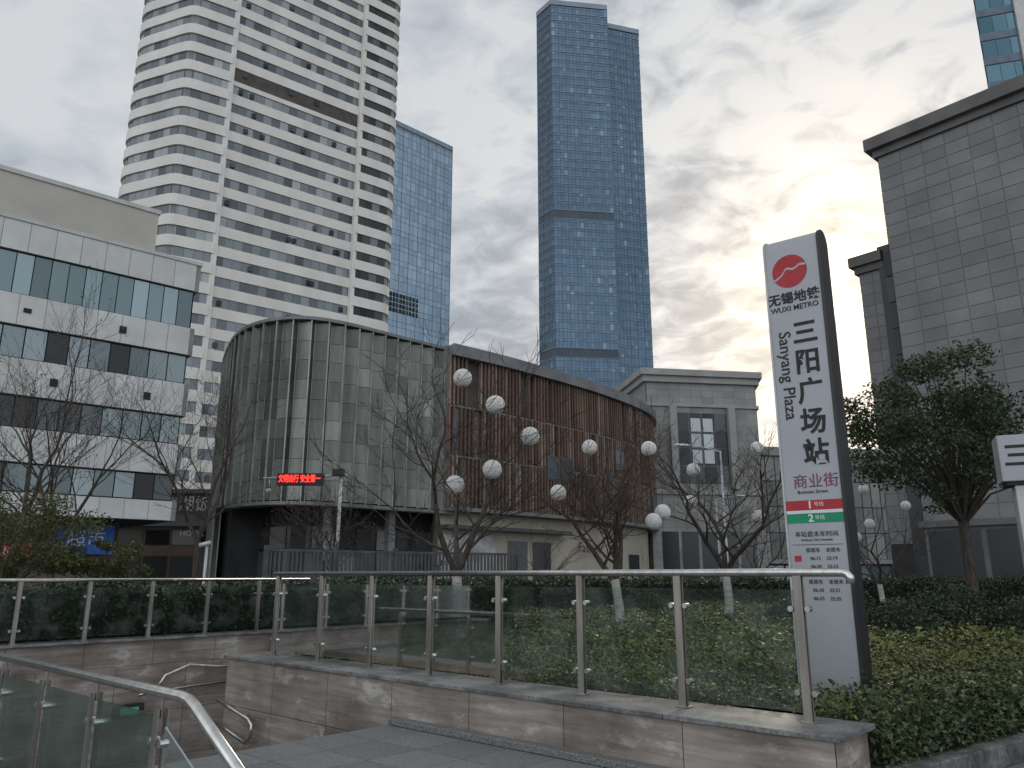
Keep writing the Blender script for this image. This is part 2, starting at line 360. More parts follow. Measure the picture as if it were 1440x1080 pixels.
cs=N(nt,'ShaderNodeVectorMath',operation='ADD'); nt.links.new(vs.outputs[0],cs.inputs[0]); nt.links.new(gc.outputs[0],cs.inputs[1])
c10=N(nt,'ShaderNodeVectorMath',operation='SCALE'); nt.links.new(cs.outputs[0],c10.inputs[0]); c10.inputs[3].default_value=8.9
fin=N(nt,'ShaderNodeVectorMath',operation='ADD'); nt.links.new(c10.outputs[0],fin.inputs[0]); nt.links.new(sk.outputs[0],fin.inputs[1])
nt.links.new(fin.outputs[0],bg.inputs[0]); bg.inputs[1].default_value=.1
sl=bpy.data.lights.new('sun','SUN'); sl.energy=.8; sl.angle=math.radians(12); sl.color=(1,.86,.68)
so=bpy.data.objects.new('sun',sl); COL.objects.link(so); so.rotation_euler=SD.to_track_quat('Z','Y').to_euler(); so.location=(20,40,60)

# ------------------------------------------------------------------ local frame of the metro entrance: s along wall, r away from viewer
O=Vector((2.31,6.05)); Dv=Vector((-.740,.673)).normalized(); Nv=Vector((Dv.y,-Dv.x))
def W(s,r,z=None):
    p=O+Dv*s+Nv*r
    return (p.x,p.y) if z is None else (p.x,p.y,z)
def srbox(mb,s0,s1,r0,r1,z0,z1):
    q=[W(s1,r0),W(s0,r0),W(s0,r1),W(s1,r1)]
    mb.hexa([(*p,z0) for p in q]+[(*p,z1) for p in q])

S=[-1800,4.85,8.7,12.85,1800]; R_=[-1800,-3.8,.02,4,1800]
mb=MB(); mb.v=[W(s,r,0) for s in S for r in R_]
for i in range(4):
    for j in range(4):
        if (i in (1,2) and j==1) or (i==2 and j==2): continue
        mb.f.append((i*5+j,i*5+j+1,(i+1)*5+j+1,(i+1)*5+j))
mb.obj('ground','pave')

pl=empty('plaza_pavement')
mb=MB(); ts=.6
for i in range(0,20):
    for j in range(0,15):
        s0=4.85-(i+1)*ts; r0=-.145-ts*j
        mb.quad(W(s0+.003,r0-ts+.003,.004),W(s0+ts-.003,r0-ts+.003,.004),W(s0+ts-.003,r0-.003,.004),W(s0+.003,r0-.003,.004))
mb.obj('granite_tiles',mat_island('granite_floor',[(0,(.15,.15,.15)),(1,(.21,.21,.205))],.5,noise=.5,nscale=50),pl)
mb=MB(); srbox(mb,-3,4.85,-.14,-.003,.004,.07); mb.obj('base_ledge','granite',pl,bevel=.008)

pit=empty('metro_entrance_stairwell')
mb=MB()
for k in range(27):
    srbox(mb,4.853+.295*k,4.853+.295*(k+1),-3.8,0.0,-4.6,-.165*(k+1)+.1)
mb.obj('steps','granite',pit)
mb=MB(); 
mb.quad(W(12.85,-3.8,-5),W(12.85,4,-5),W(12.85,4,0),W(12.85,-3.8,0))
mb.quad(W(4.85,-3.8,-5),W(12.85,-3.8,-5),W(12.85,-3.8,0),W(4.85,-3.8,0))
mb.quad(W(8.7,4,-5),W(12.85,4,-5),W(12.85,4,0),W(8.7,4,0))
mb.quad(W(8.7,0,-4.4),W(12.85,0,-4.4),W(12.85,4,-4.4),W(8.7,4,-4.4))
mb.obj('pit_lining','joint',pit)
mb=MB()
for k in range(6):
    za=-4.914+k*.82
    panes(mb,[W(12.83,-3.8),W(12.83,4)],1.25,za,za+.82,0,.008)
    panes(mb,[W(4.9,-3.78),W(12.8,-3.78)],1.25,za,za+.82,0,.008)
mb.obj('marble_cladding','marble',pit)

wall=empty('marble_parapet_wall')
mb=MB(); srbox(mb,0.0,8.68,.02,.66,-4.4,.438); mb.obj('core','joint',wall)
mb=MB()
for k in range(8):
    zt=.436-k*.62; panes(mb,[W(8.7,.005),W(-.02,.005)],1.24,zt-.62,zt,.01,.007)
    panes(mb,[W(-.015,.0),W(-.015,.67)],.7,zt-.62,zt,0.005,.007)
    panes(mb,[W(8.695,.67),W(8.695,0)],.7,zt-.62,zt,0.005,.007)
mb.obj('marble_face','marble',wall)
mb=MB()
k=-.08
while k<8.75:
    e=min(k+1.47,8.76); srbox(mb,k,e-.006,-.045,.70,.44,.48); k+=1.47
mb.obj('granite_cap','granite_cap',wall,bevel=.006)
fw=empty('marble_parapet_wall')
mb=MB(); srbox(mb,12.87,13.35,-9,4.4,.0,.438); mb.obj('core','joint',fw)
mb=MB(); panes(mb,[W(12.86,-9),W(12.86,4.4)],1.25,.0,.436,0,.008); mb.obj('marble_face','marble',fw)
mb=MB(); srbox(mb,12.78,13.4,-9,4.4,.44,.48); mb.obj('granite_cap','granite_cap',fw,bevel=.006)

def railing(name,A,B,n,z0,ztop,extend=.35,curl=False,thick=.034,postw=.035):
    e=empty(name); A=Vector(A); B=Vector(B); d=(B-A).normalized(); nn=Vector((d.y,-d.x))
    mbp=MB(); mbg=MB(); mbc=MB(); mbr=MB()
    P=[A.lerp(B,i/n) for i in range(n+1)]
    for i,p in enumerate(P):
        mbp.obox(p+nn*.022,d,nn,postw,.007,z0,ztop-.06); mbp.obox(p-nn*.022,d,nn,postw,.007,z0,ztop-.06)
        mbp.obox(p,d,nn,.018,.015,z0+.15,ztop-.10)
        mbp.obox(p,d,nn,.06,.05,z0-.001,z0+.012)
        mbp.tube([(p.x,p.y,ztop-.12),(p.x,p.y,ztop-thick)],.012,8)
        for zz in (z0+.22,ztop-.32):
            for sg in (-1,1):
                q=p+d*sg*.07
                mbc.tube([(q.x+nn.x*.03,q.y+nn.y*.03,zz),(q.x-nn.x*.03,q.y-nn.y*.03,zz)],.024,10)
                mbc.tube([(p.x,p.y,zz),(q.x,q.y,zz)],.009,6)
    for a,b in zip(P,P[1:]):
        a2=a+d*.05; b2=b-d*.05
        m=(a2+b2)/2; mbg.obox(m,d,nn,(b2-a2).length/2,.006,z0+.07,ztop-.17)
    a=A-d*extend; b=B+d*.1; pts=[]
    if curl:
        pts=[(a.x,a.y,ztop-.12),(a.x,a.y,ztop-.07),(a.x+d.x*.02,a.y+d.y*.02,ztop-.045),(a.x+d.x*.055,a.y+d.y*.055,ztop-thick)]
    else: pts=[(a.x,a.y,ztop-thick)]
    pts.append((b.x,b.y,ztop-thick)); mbr.tube(pts,thick,14)
    mbp.obj('posts','steel_dull',e,bevel=.002); mbg.obj('glass_panels','rail_glass',e); mbc.obj('glass_clamps','steel',e,smooth=False); mbr.obj('handrail','steel',e,smooth=True)
    return e
railing('glass_railing',W(.31,.38),W(.31+1.115*7,.38),7,.48,1.66,.42,True)
railing('glass_railing',W(12.95,-8.3),W(12.95,4.0),11,.48,1.56,.2)
e=empty('glass_railing')
zt=.93
mbr=MB()
mbr.tube([W(11,-3.8,zt),W(2.2,-3.8,zt),W(2.12,-3.8,zt-.01),W(2.04,-3.8,zt-.04),W(1.1,-3.8,zt-.50)],.032,14); mbr.obj('handrail','steel',e,smooth=True)
mbp=MB(); mbg=MB(); mbc=MB()
sv=[2.45+.98*i for i in range(9)]
for s in sv:
    for o_ in (-.03,.03): srbox(mbp,s-.028,s+.028,-3.8+o_-.006,-3.8+o_+.006,-.2,zt-.09)
    p=W(s,-3.8); mbp.tube([(*p,zt-.14),(*p,zt-.03)],.011,8)
    for zz in (.15,.66):
        for sg in (-.07,.07):
            q0=W(s+sg,-3.83,zz); q1=W(s+sg,-3.77,zz); mbc.tube([q0,q1],.022,10)
for s0,s1 in zip(sv,sv[1:]): srbox(mbg,s0+.04,s1-.04,-3.806,-3.794,.08,zt-.13)
q=[W(1.3,-3.806),W(2.38,-3.806),W(2.38,-3.794),W(1.3,-3.794)]
mbg.hexa([(*q[0],-.5),(*q[1],.0),(*q[2],.0),(*q[3],-.5),(*q[0],.27),(*q[1],.75),(*q[2],.75),(*q[3],.27)])
mbp.obj('posts','steel_dull',e); mbg.obj('glass_panels','rail_glass',e); mbc.obj('glass_clamps','steel',e)
e=empty('stair_handrail'); mb=MB()
mb.tube([W(12.72,.5,-.50),W(12.72,.8,-.46),W(12.72,4.0,-.36)],.025,10)
mb.tube([W(12.72,.8,-.46),W(12.72,.95,-.2),W(12.72,1.4,-.04),W(12.72,2.0,-.12),W(12.72,3.6,-.2)],.025,10)
mb.obj('tube','steel',e,smooth=True)
e=empty('stair_handrail'); mb=MB()
mb.tube([W(8.75,-.1,-.12),W(8.3,-.1,-.20),W(7.85,-.1,-.28),W(7.76,-.1,-.34),W(7.76,-.1,-.5),W(7.9,-.1,-.58),W(8.3,-.1,-.5),W(8.75,-.1,-.42)],.024,10)
mb.tube([W(8.0,-.1,-.25),W(8.0,0.02,-.25)],.012,6); mb.obj('tube','steel',e,smooth=True)
e=empty('exit_sign'); mb=MB(); srbox(mb,12.70,12.8,.1,.62,-.86,-.64); mb.obj('box','ink',e); mb=MB(); srbox(mb,12.695,12.699,.2,.52,-.81,-.69); mb.obj('lit_face','signlit',e)

# ------------------------------------------------------------------ metro totem sign
sg=empty('metro_station_sign',mtx=frame((3.09,8.0,.25),(.785,-.62)))
HW=.285; H=5.05; T=.30; prof=[(0,0)]
for k in range(13):
    t=math.pi*k/12; prof.append((-T/2+T/2*math.cos(t),H-T/2+T/2*math.sin(t)))
prof.append((-T,0))
mb=MB()
for x in (-HW,HW):
    for z,y in prof: mb.v.append((x,y,z))
n=len(prof)
for k in range(n): j=(k+1)%n; mb.f.append((k,j,n+j,n+k))
mb.obj('grey_skin','sign_face',sg)
for x0,x1,nm in ((-HW-.02,-HW,'edge_left'),(HW,HW+.03,'edge_right')):
    mb=MB(); pr=[(z*1.0+(.012 if z>-T/2 else -.012),y+(.012 if y>H-T else 0)) for z,y in prof]
    for x in (x0,x1):
        for z,y in pr: mb.v.append((x,y,z))
    for k in range(n): j=(k+1)%n; mb.f.append((k,j,n+j,n+k))
    mb.f.append(tuple(range(n))); mb.f.append(tuple(reversed(range(n,2*n))))
    mb.obj(nm,'sign_side' if x0>0 else 'lampgrey',sg)
def st(b,size,x,zw,mat,nm,rot=0,sx=1,bold=0,al='CENTER'):
    m=Matrix.Translation((x,zw-.25,.004))@Matrix.Rotation(rot,4,'Z'); return text(b,size,m,mat,sg,nm,al,sx=sx,bold=bold)
def disc(mb,cx,cy,r,z,n=40):
    i=len(mb.v); mb.v+=[(cx+r*math.cos(2*math.pi*k/n),cy+r*math.sin(2*math.pi*k/n),z) for k in range(n)]; mb.f.append(tuple(range(i,i+n)))
mb=MB(); disc(mb,-.03,4.87-.25,.19,.004); mb.obj('logo_disc','red',sg)
mb=MB()
for (pa) in ([(-.19,-.09),(-.13,-.06),(-.09,-.03),(-.05,.025),(-.02,.03),(.02,.015),(.07,.03),(.10,.05),(.17,.045)],):
    pa=catmull([Vector(p) for p in pa],4)
    for a,b in zip(pa,pa[1:]):
        t_=.012; mb.quad((a[0]-.02,a[1]+4.62-t_,.007),(b[0]-.02,b[1]+4.62-t_,.007),(b[0]-.02,b[1]+4.62+t_,.007),(a[0]-.02,a[1]+4.62+t_,.007))
mb.obj('logo_wave','sign_face',sg)
st('无锡地铁',.14,-.01,4.555,'ink','name_cn',bold=.003); st('WUXI METRO',.082,-.01,4.44,'ink','name_en',bold=.001)
for k,ch in enumerate('三阳广场站'): st(ch,.285,.075,4.13-.325*k,'ink','station_cn_%d'%k,bold=.007,sx=.95)
st('Sanyang Plaza',.18,-.15,3.70,'ink','station_en',rot=-math.pi/2,sx=1.0,bold=.001)
st('商业街',.155,.04,2.54,'maroon','exit_cn'); st('Business Street',.05,-.0,2.44,'ink','exit_en')
def rect(x0,x1,z0,z1,mat,nm,z=.003):
    mb=MB(); mb.quad((x0,z0-.25,z),(x1,z0-.25,z),(x1,z1-.25,z),(x0,z1-.25,z)); mb.obj(nm,mat,sg)
rect(-.283,.283,2.255,2.355,'red','line1_band'); rect(-.283,.283,2.125,2.22,'green','line2_band'); rect(-.283,.283,2.222,2.253,'white','divider')
st('1',.105,-.04,2.305,'white','n1',bold=.003); st('号线',.05,.05,2.31,'white','n1b'); st('2',.105,-.04,2.17,'white','n2',bold=.003); st('号线',.05,.05,2.175,'white','n2b')
st('本站首末车时间',.062,.0,2.01,'ink','times_cn'); st('First/Last Train Timetable',.03,0,1.955,'ink','times_en')
for j,zz in enumerate((1.85,1.77,1.69,1.54,1.46,1.38)):
    if j in(1,): rect(-.24,-.17,zz-.03,zz+.03,'red','badge_red')
    if j in(4,): rect(-.24,-.17,zz-.03,zz+.03,'green','badge_green')
    st('首班车    末班车' if j%3==0 else '06:%02d    22:%02d'%(10+j*5,15+j*4),.048,.05,zz,'ink','row_%d'%j)
rect(-.25,.25,1.625,1.63,'ink','rule',.004); rect(-.25,.25,1.905,1.91,'ink','rule',.004)
mb=MB(); mb.box(-HW-.03,HW+.04,-.25,.12,-T-.02,.02); mb.obj('plinth','sign_side',sg)

# ------------------------------------------------------------------ buildings
def bldg(name): return empty(name)

# A white tower
A=bldg('white_office_tower')
fr=Vector((.788,.616)); L0=Vector((-49.8,120))
bn=Vector((fr.y,-fr.x))
left=[Vector((-70.5,137))]+catmull([(-68.0,124.5),(-67.4,121.8),(-66.4,120.3),(-64.6,119.2),(-60.5,117.6),(-57.2,116.3),(-55.4,115.9),(-53.9,116.6)],3)+[L0+bn*.7-fr*.1]
bay=[L0+fr*.15,L0+fr*12,L0+fr*25]
right=[L0+fr*25+bn*1.0]+catmull([L0+fr*30+bn*1.0,L0+fr*31.8+bn*.8,L0+fr*33-bn*.2,L0+fr*33.4-bn*2.0],3)+[L0+fr*33.4-bn*14]
foot=[tuple(p) for p in (left+bay+right)]+[(-36,165),(-62,168)]
mb=MB(); mb.prism([(p[0],p[1]) for p in foot],0,150); mb.obj('core','mid_frame',A)
gl=MB(); dk=MB(); wt=MB(); lo=MB(); mu=MB()
fh=3.6
for k in range(40):
    z=3+k*fh
    lou=(z<88.7<z+fh)
    for P,st_,nm in ((left,1.5,0),(bay,1.55,1),(right,1.6,2)):
        if nm==1 and lou: band(lo,P,z+.9,z+3.5,.10)
        else:
            panes(dk if nm==2 else gl,P,st_,z+1.85,z+fh-.05,.06,.06,.004)
        o1={0:.30,1:.24,2:.30}[nm]
        band(wt,P,z-.05,z+1.82 if not(nm==1 and lou) else z+.85,o1)
for p,wd in ((L0+bn*.35,.45),(L0+fr*25+bn*.65,.40)):
    mu.obox(p,fr,bn,wd,.45,0,150)
gl.obj('windows','win_grey',A); dk.obj('dark_windows',mat_island('window_dark_mix',[(0,(.02,.022,.025)),(.6,(.06,.065,.07)),(1,(.22,.23,.24))],.2,.3),A); wt.obj('spandrels','white_tile',A); lo.obj('plant_louvre','louvre',A); mu.obj('piers','white_tile',A)
ac=MB()
rd_=random.Random(3)
for k in range(60):
    q=rd_.uniform(1,24); kk=rd_.randrange(3,30); p=L0+fr*q+bn*.12; z=3+kk*fh+2.2
    ac.obox(p+bn*.18,fr,bn,.38,.05,z,z+.9)
ac.obj('open_casements','win_dark',A)

# B pale glass tower behind
B=bldg('pale_glass_tower')
P=[(-40,158),(-30.5,168),(-15.6,182)]; top=110.5
mb=MB(); mb.prism(P+[(-26,200),(-50,180)],0,top-.5); mb.obj('core','mull_pale',B)
g=MB(); m_=MB()
P2=[(-30.5,168),(-15.6,182)]
for k in range(29):
    z=2+k*3.8
    if z+3.7<top: panes(g,P2,1.3,z,z+2.4,.08,.05,.003); panes(g,P2,1.3,z+2.45,z+3.75,.08,.05,.003)
lv=MB(); panes(lv,[(-28.6,169.8),(-22.5,175.6)],.9,61,66,.16,.2,rows=4)
mullions(m_,P2,2.6,0,top,.10,.16); band(m_,P2,top-1.2,top,.25)
g.obj('glass','glass_pale',B); m_.obj('mullions','mull_pale',B); lv.obj('louvres','dark',B)

# C blue glass skyscraper
C=bldg('glass_skyscraper')
P1=[(11.6,308),(17.6,300),(43.4,303.5)]; P2=[(43.6,309),(59.0,313.5),(60.5,330)]
mb=MB(); mb.prism(P1+[(43.4,345),(13,345)],0,254); mb.obj('core_front','mull_blue',C)
mb=MB(); mb.prism(P2+[(57,345),(43.7,345)],0,249); mb.obj('core_rear','mull_blue',C)
g=MB(); bd=MB(); m_=MB(); lv=MB()
for P,topz in ((P1,254.5),(P2,249.5)):
    k=0; z=2
    while z+4.0<topz+.6:
        if k in (21,36) and P is P1:
            band(lv,P,z+.2,z+3.8,.12)
        else:
            panes(g,P,1.6,z+.05,z+2.6,.15,.10,.003); panes(g,P,1.6,z+2.65,z+4.0,.15,.10,.003)
        band(bd,P,z-.15,z+.10,.35); k+=1; z+=4.05
    mullions(m_,P,3.2,0,topz,.14,.26)
    band(bd,P,topz-1.5,topz+1.0,.5)
mb=MB(); mb.box(20,40,310,330,254,257); mb.obj('roof_plant','mull_blue',C)
g.obj('glass','glass_blue',C); bd.obj('floor_bands',mat_noise('floor_band_blue',(.20,.25,.30),(.26,.31,.37),.1,.5),C); m_.obj('mullions','mull_blue',C); lv.obj('plant_floors',mat_noise('plant_floor_blue',(.05,.075,.105),(.065,.09,.125),.3,.6),C)

# D shopping centre (curved glass wing + slatted wing)
D=bldg('curved_shopping_centre')
cw=catmull([(-29.5,78),(-26,68.5),(-23.2,62.2),(-20.9,58.3),(-18.3,55.9),(-15.6,55.2),(-13,56.4),(-9.2,60.0),(-4.9,64.1)],6)
z0,z1=6.8,20.0
mb=MB(); mb.prism([tuple(p) for p in offs(cw,-.15)]+[(0,75),(-18,92)],z0,z1-.1); mb.obj('wing_core','dark',D)
g=MB(); g2=MB(); fn=MB(); R=resample(cw,1.2); Rn=offs(R,1.0)
rows=9; hh=(z1-z0)/rows
for i,(a,b,nb,na) in enumerate(zip(R,R[1:],Rn[1:],Rn)):
    nrmv=(nb-b).normalized(); n0=(na-a).normalized(); a1=a+n0*.03; d=(b-a).normalized()
    c=a.lerp(b,.72)+nrmv*.42; c2=a.lerp(b,.78)+nrmv*.42
    zlow=0.1 if i<15 else z0
    kk=rows if i>=15 else rows+4
    for k in range(kk):
        zb=z1-hh*k-.015; za=max(zb-hh+.03,.1); tl=random.uniform(-.015,.015)
        g.quad((a1.x,a1.y,za),(c.x,c.y,za),(c.x+nrmv.x*tl,c.y+nrmv.y*tl,zb),(a1.x+nrmv.x*tl,a1.y+nrmv.y*tl,zb))
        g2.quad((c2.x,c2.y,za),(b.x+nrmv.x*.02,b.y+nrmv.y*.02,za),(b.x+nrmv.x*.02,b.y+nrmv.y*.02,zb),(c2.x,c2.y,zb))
    m=c.lerp(c2,.5); fn.obox(m+nrmv*.02,d,nrmv,.045,.09,zlow-.1,z1+.1)
    fn.obox(b+nrmv*.04,d,nrmv,.02,.05,zlow-.1,z1+.1)
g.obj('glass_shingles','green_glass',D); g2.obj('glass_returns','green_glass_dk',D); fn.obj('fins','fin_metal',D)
mb=MB(); band(mb,cw,z1+.1,z1+.35,.55,-.6); band(mb,cw[18:],z0-.35,z0-.1,.5,-.6); mb.obj('edge_trim','zinc',D)
mb=MB(); mb.prism([tuple(p) for p in offs(cw[17:],-2.6)]+[(0,76),(-14,90)],0,z0); mb.prism([tuple(p) for p in offs(cw[:17],-.4)]+[(-16,62),(-18,90)],0,z0-.2); mb.obj('ground_floor_core','dark',D)
g=MB(); gp=offs(cw[17:],-2.5); panes(g,gp,1.9,.3,3.4,.05,.12,.01); panes(g,gp,1.9,3.5,5.2,.05,.12,.01); g.obj('shopfront_glass','win_shop',D)
mb=MB(); mb.prism([tuple(p) for p in offs(cw,.1)]+[(0,75),(-18,92)],z0-.12,z0-.08); mb.obj('soffit','zinc',D)
cc=MB(); mullions(cc,offs(cw[22:],-1.2),6.5,0,z0-.12,.55,.55,False); cc.obj('columns','zinc',D)
# slatted wing
sw=catmull([(-5.4,63.0),(-1.4,66.6),(2.7,70.8),(7.9,76.6),(12.7,83.2),(15.6,88.5),(16.9,93.5),(17.0,99)],6)
z0,z1=7.0,19.6
mb=MB(); mb.prism([tuple(p) for p in offs(sw,-.1)]+[(0,112),(-14,90)],z0,z1+.5); mb.obj('slat_wing_core','slat_back',D)
s_=MB(); gp=MB(); R=resample(sw,.42); Rn=offs(R,1)
for k,(p,q) in enumerate(zip(R,Rn)):
    nn=(q-p).normalized(); d=Vector((-nn.y,nn.x))
    for (ya,yb) in ((z0,z0+4.1),(z0+4.25,z0+8.3),(z0+8.45,z1)):
        x=random.random()
        if x<.12: continue
        s_.obox(p+nn*.22,d,nn,.085,.2,ya+ (0 if x>.3 else random.uniform(0,.4)),yb)
R2=resample(sw,1.68); 
for a,b in zip(R2,R2[1:]):
    for (ya,yb) in ((z0+.1,z0+4.1),(z0+4.3,z0+8.3),(z0+8.5,z1-.1)):
        if random.random()<.6: panes(gp,[a,b],1.7,ya,yb,.03,.08)
s_.obj('wood_slats','wood_slat',D); gp.obj('wall_panels',mat_island('slat_wall_panels',[(0,(.05,.05,.055)),(.5,(.12,.10,.09)),(.8,(.20,.15,.12)),(1,(.34,.32,.31))],.5,.1),D)
mb=MB(); band(mb,sw,z0+4.1,z0+4.25,.3); band(mb,sw,z0+8.3,z0+8.45,.3); band(mb,sw,z0-.3,z0,.5,-.5); mb.obj('slat_rails','zinc',D)
wb=MB(); wf=MB(); Rw=resample(sw,1.9)
for i,za in ((6,z0+3.2),(7,z0+3.2),(12,z0+5.2),(17,z0+1.2)):
    seg=offs([Rw[i],Rw[i+1]],.45); panes(wb,seg,2,za,za+2.1,.05,.12); band(wf,seg,za-.1,za+2.2,.0,-.4)
wb.obj('projecting_windows',mat_island('window_muted',[(0,(.05,.06,.065)),(1,(.12,.14,.15))],.2,.3),D); wf.obj('window_surrounds','fence',D)
mb=MB(); band(mb,sw,z1,z1+.95,.8,-3); mb.prism([tuple(p) for p in offs(sw,.75)]+[(2,112),(-14,90)],z1+.96,z1+1.02); mb.obj('roof_canopy','zinc',D)
mb=MB(); mb.prism([(-6.2,63.9),(-5.6,62.7),(-3.8,64.3),(-4.5,65.2)],z0-.3,z1+.9); mb.obj('corner_pier','zinc',D)
gf=offs(sw,-.8)
mb=MB(); mb.prism([tuple(p) for p in gf]+[(0,112),(-14,90)],0,z0-.3); mb.obj('slat_wing_ground_floor','shop_beige',D)
g=MB(); panes(g,gf[8:15],3.2,.4,4.9,.06,.7); g.obj('shop_windows','win_shop',D)
g=MB(); panes(g,gf[24:34],4.2,1.2,4.4,.06,1.2); g.obj('display_windows','win_dark',D)
g=MB(); panes(g,gf[0:8],2.6,1.0,5.0,.12,.25); g.obj('posters',mat_island('poster',[(0,(.30,.33,.36)),(.5,(.45,.45,.44)),(1,(.62,.62,.60))],.5,noise=.55,nscale=.8),D)
p=gf[18]; q=gf[20]; text('Fashion',1.4,frame((p.x+.35,p.y-.4,4.2),(q-p)),'ink',D,'shop_lettering')
aw=MB(); band(aw,offs(sw[:16],-.75),5.3,5.6,1.2); aw.obj('shop_canopy','fence',D)

# E classical stone building
E=bldg('stone_department_store')
P=[(15.2,106),(16.9,95),(31.3,97.2),(33.5,112)]
mb=MB(); mb.prism(P,0,26.2); mb.obj('core','joint',E)
g=MB(); panes(g,P,1.5,0,25.4,.06,.02,rows=28); g.obj('stone_panels','beige_stone',E)
t=MB(); band(t,P,25.4,26.2,.5); band(t,P,26.2,27.0,.9); band(t,P,22.3,22.7,.3); band(t,P,11.3,11.9,.3)
fd=(Vector(P[2])-Vector(P[1])).normalized(); fnn=Vector((fd.y,-fd.x))
def fp(x,o=0): q=Vector(P[1])+fd*x+fnn*o; return q
for x in (3.2,10.9): t.obox(fp(x,.35),fd,fnn,.45,.35,12,22.3)
t.obj('cornices','beige_trim',E)
g=MB(); panes(g,[fp(3.7),fp(10.4)],1.6,12.6,21.6,.14,.12,.01,rows=4); g.obj('windows','win_dark',E)
g=MB(); panes(g,[fp(1),fp(13.4)],2.4,1,7,.12,.4,.01); g.obj('shopfront','win_dark',E)
m2=MB(); panes(m2,[fp(5.4),fp(8.6)],1.6,15,21,.2,.3,rows=3); m2.obj('pale_windows',mat_island('window_sky',[(0,(.22,.24,.25)),(1,(.34,.36,.36))],.1,.8),E)  # paler, more mirror-like panes set in front of the dark windows

# F long low retail building behind sign
F=bldg('retail_building')
P=[(31.6,112),(34,108),(62,112),(64,130)]
mb=MB(); mb.prism(P,0,19); mb.obj('core','joint',F)
g=MB(); panes(g,P,1.4,3.8,18,.06,.14,rows=4); g.obj('wall_panels',mat_island('retail_panels',[(0,(.16,.16,.155)),(.6,(.28,.28,.27)),(1,(.38,.38,.36))],.5),F)
t=MB(); band(t,P,18,19.2,.5); band(t,P,3.2,3.8,.6); t.obj('fascia','beige_trim',F)
g=MB(); panes(g,P,3,.2,3.1,.08,.3); g.obj('shopfront','win_teal',F)

# G grey stone building on the right
G=bldg('grey_stone_building')
c=Vector((23.5,44.8)); gd=Vector((.655,-.755)).normalized(); gn=Vector((gd.y,-gd.x))
if gn.x>0: gn=-gn
P=[tuple(c-gn*9),tuple(c),tuple(c+gd*30)]
mb=MB(); mb.prism(P+[tuple(c+gd*30-gn*14),tuple(c-gn*14)],0,28.2); mb.obj('core','stone_joint',G)
g=MB(); panes(g,P,1.32,4.6,27.6,.05,.03,.0015,rows=29); g.obj('stone_panels','stone',G)
g=MB(); panes(g,P[1:],3,.3,4.2,.05,.3); g.obj('shopfront','win_dark',G)
t=MB(); band(t,P,27.6,28.1,.25); band(t,P,28.1,28.9,.6); band(t,P,4.25,4.6,.25); t.obj('cornice','stone_trim',G)
t=MB(); band(t,P,0.02,4.24,.02); t.obj('base_course','stone_trim',G)
c2=Vector((23.7,49.5)); P=[tuple(c2-gn*9+gd*0),tuple(c2),tuple(c2+gd*1.7)]
mb=MB(); mb.prism([tuple(c2-gn*9),tuple(c2),tuple(c2+gd*1.7),tuple(c2+gd*1.7-gn*9)],0,22.0); mb.obj('wing_core','joint',G)
g=MB(); panes(g,P,1.1,3.5,21.5,.05,.022,rows=23); g.obj('wing_panels','stone',G)
t=MB(); band(t,P,21.5,22.0,.25); band(t,P,22.0,22.7,.5); t.obj('wing_cornice','stone_trim',G)
mb=MB(); mb.obox(c2+gd*3.2-gn*1.0,gd,gn,1.8,1.2,0,23.0); mb.obj('link_glazing','win_dark',G)
g=MB(); q0=c2+gd*1.75+gn*.25; panes(g,[q0,q0+gd*2.8],.95,1,22.5,.05,.08,.01,rows=12); g.obj('link_windows','win_dark',G)
# H distant tower top right
Hh=bldg('teal_glass_tower')
P=[(71.5,102),(63.0,90),(82,84)]
mb=MB(); mb.prism(P+[(90,100)],0,100); mb.obj('core','mull_blue',Hh)
g=MB(); 
for k in range(26): panes(g,P,1.7,2+k*3.7,2+k*3.7+2.5,.06,.08,.01)
g.obj('glass',mat_island('glass_teal',[(0,(.06,.12,.15)),(1,(.12,.21,.25))],.12,.8),Hh)
t=MB()
for k in range(26): band(t,P,2+k*3.7-1.1,2+k*3.7,.12)
t.obj('spandrels','mull_blue',Hh)
t=MB(); mullions(t,P[1:],5.6,0,100,1.3,.5,False); t.obj('columns','mull_white',Hh)

# I white low-rise on the left
I=bldg('white_lowrise_building')
cr=Vector((-23.2,53.1)); dd=Vector((9.2,8.1)).normalized(); nn=Vector((dd.y,-dd.x)); 
a=cr-dd*42; P=[tuple(a),tuple(cr),tuple(cr-nn*16)]
mb=MB(); mb.prism(P+[tuple(a-nn*16)],5.2,23.4); mb.obj('core','dark',I)
wt=MB(); gl=MB(); cap=MB()
lv_=[(5.2,6.5,'w'),(6.5,8.3,'g'),(8.3,10.4,'w'),(10.4,12.4,'g'),(12.4,14.7,'w'),(14.7,16.8,'g'),(16.8,18.8,'w'),(18.8,21.6,'t'),(21.6,23.6,'w')]
gt=MB()
for za,zb,ty in lv_:
    if ty=='w':
        panes(wt,P,1.5,za,zb,.32,.035,.002); band(cap,P,za,zb,.30)
    elif ty=='t': panes(gt,P,1.0,za+.05,zb-.05,.10,.06,.012)
    else: panes(gl,P,1.25,za+.05,zb-.05,.06,.08,.012)
wt.obj('white_bands','white_panel',I); cap.obj('band_backing','mid_frame',I); gl.obj('windows',mat_island('window_mixed',[(0,(.025,.025,.028)),(.25,(.07,.08,.085)),(.4,(.2,.25,.26)),(1,(.32,.38,.39))],.2,.4),I); gt.obj('teal_windows','win_teal',I)
v_=MB(); rd_=random.Random(5)
for k in range(7):
    q=a+dd*(4+k*5.6); v_.obox(q+nn*.36,dd,nn,.22,.03,17.4+rd_.uniform(-.1,.3),17.9+rd_.uniform(0,.3)); v_.obox(q+dd*2+nn*.36,dd,nn,.22,.03,13.2,13.7)
v_.obj('wall_vents','dark',I)
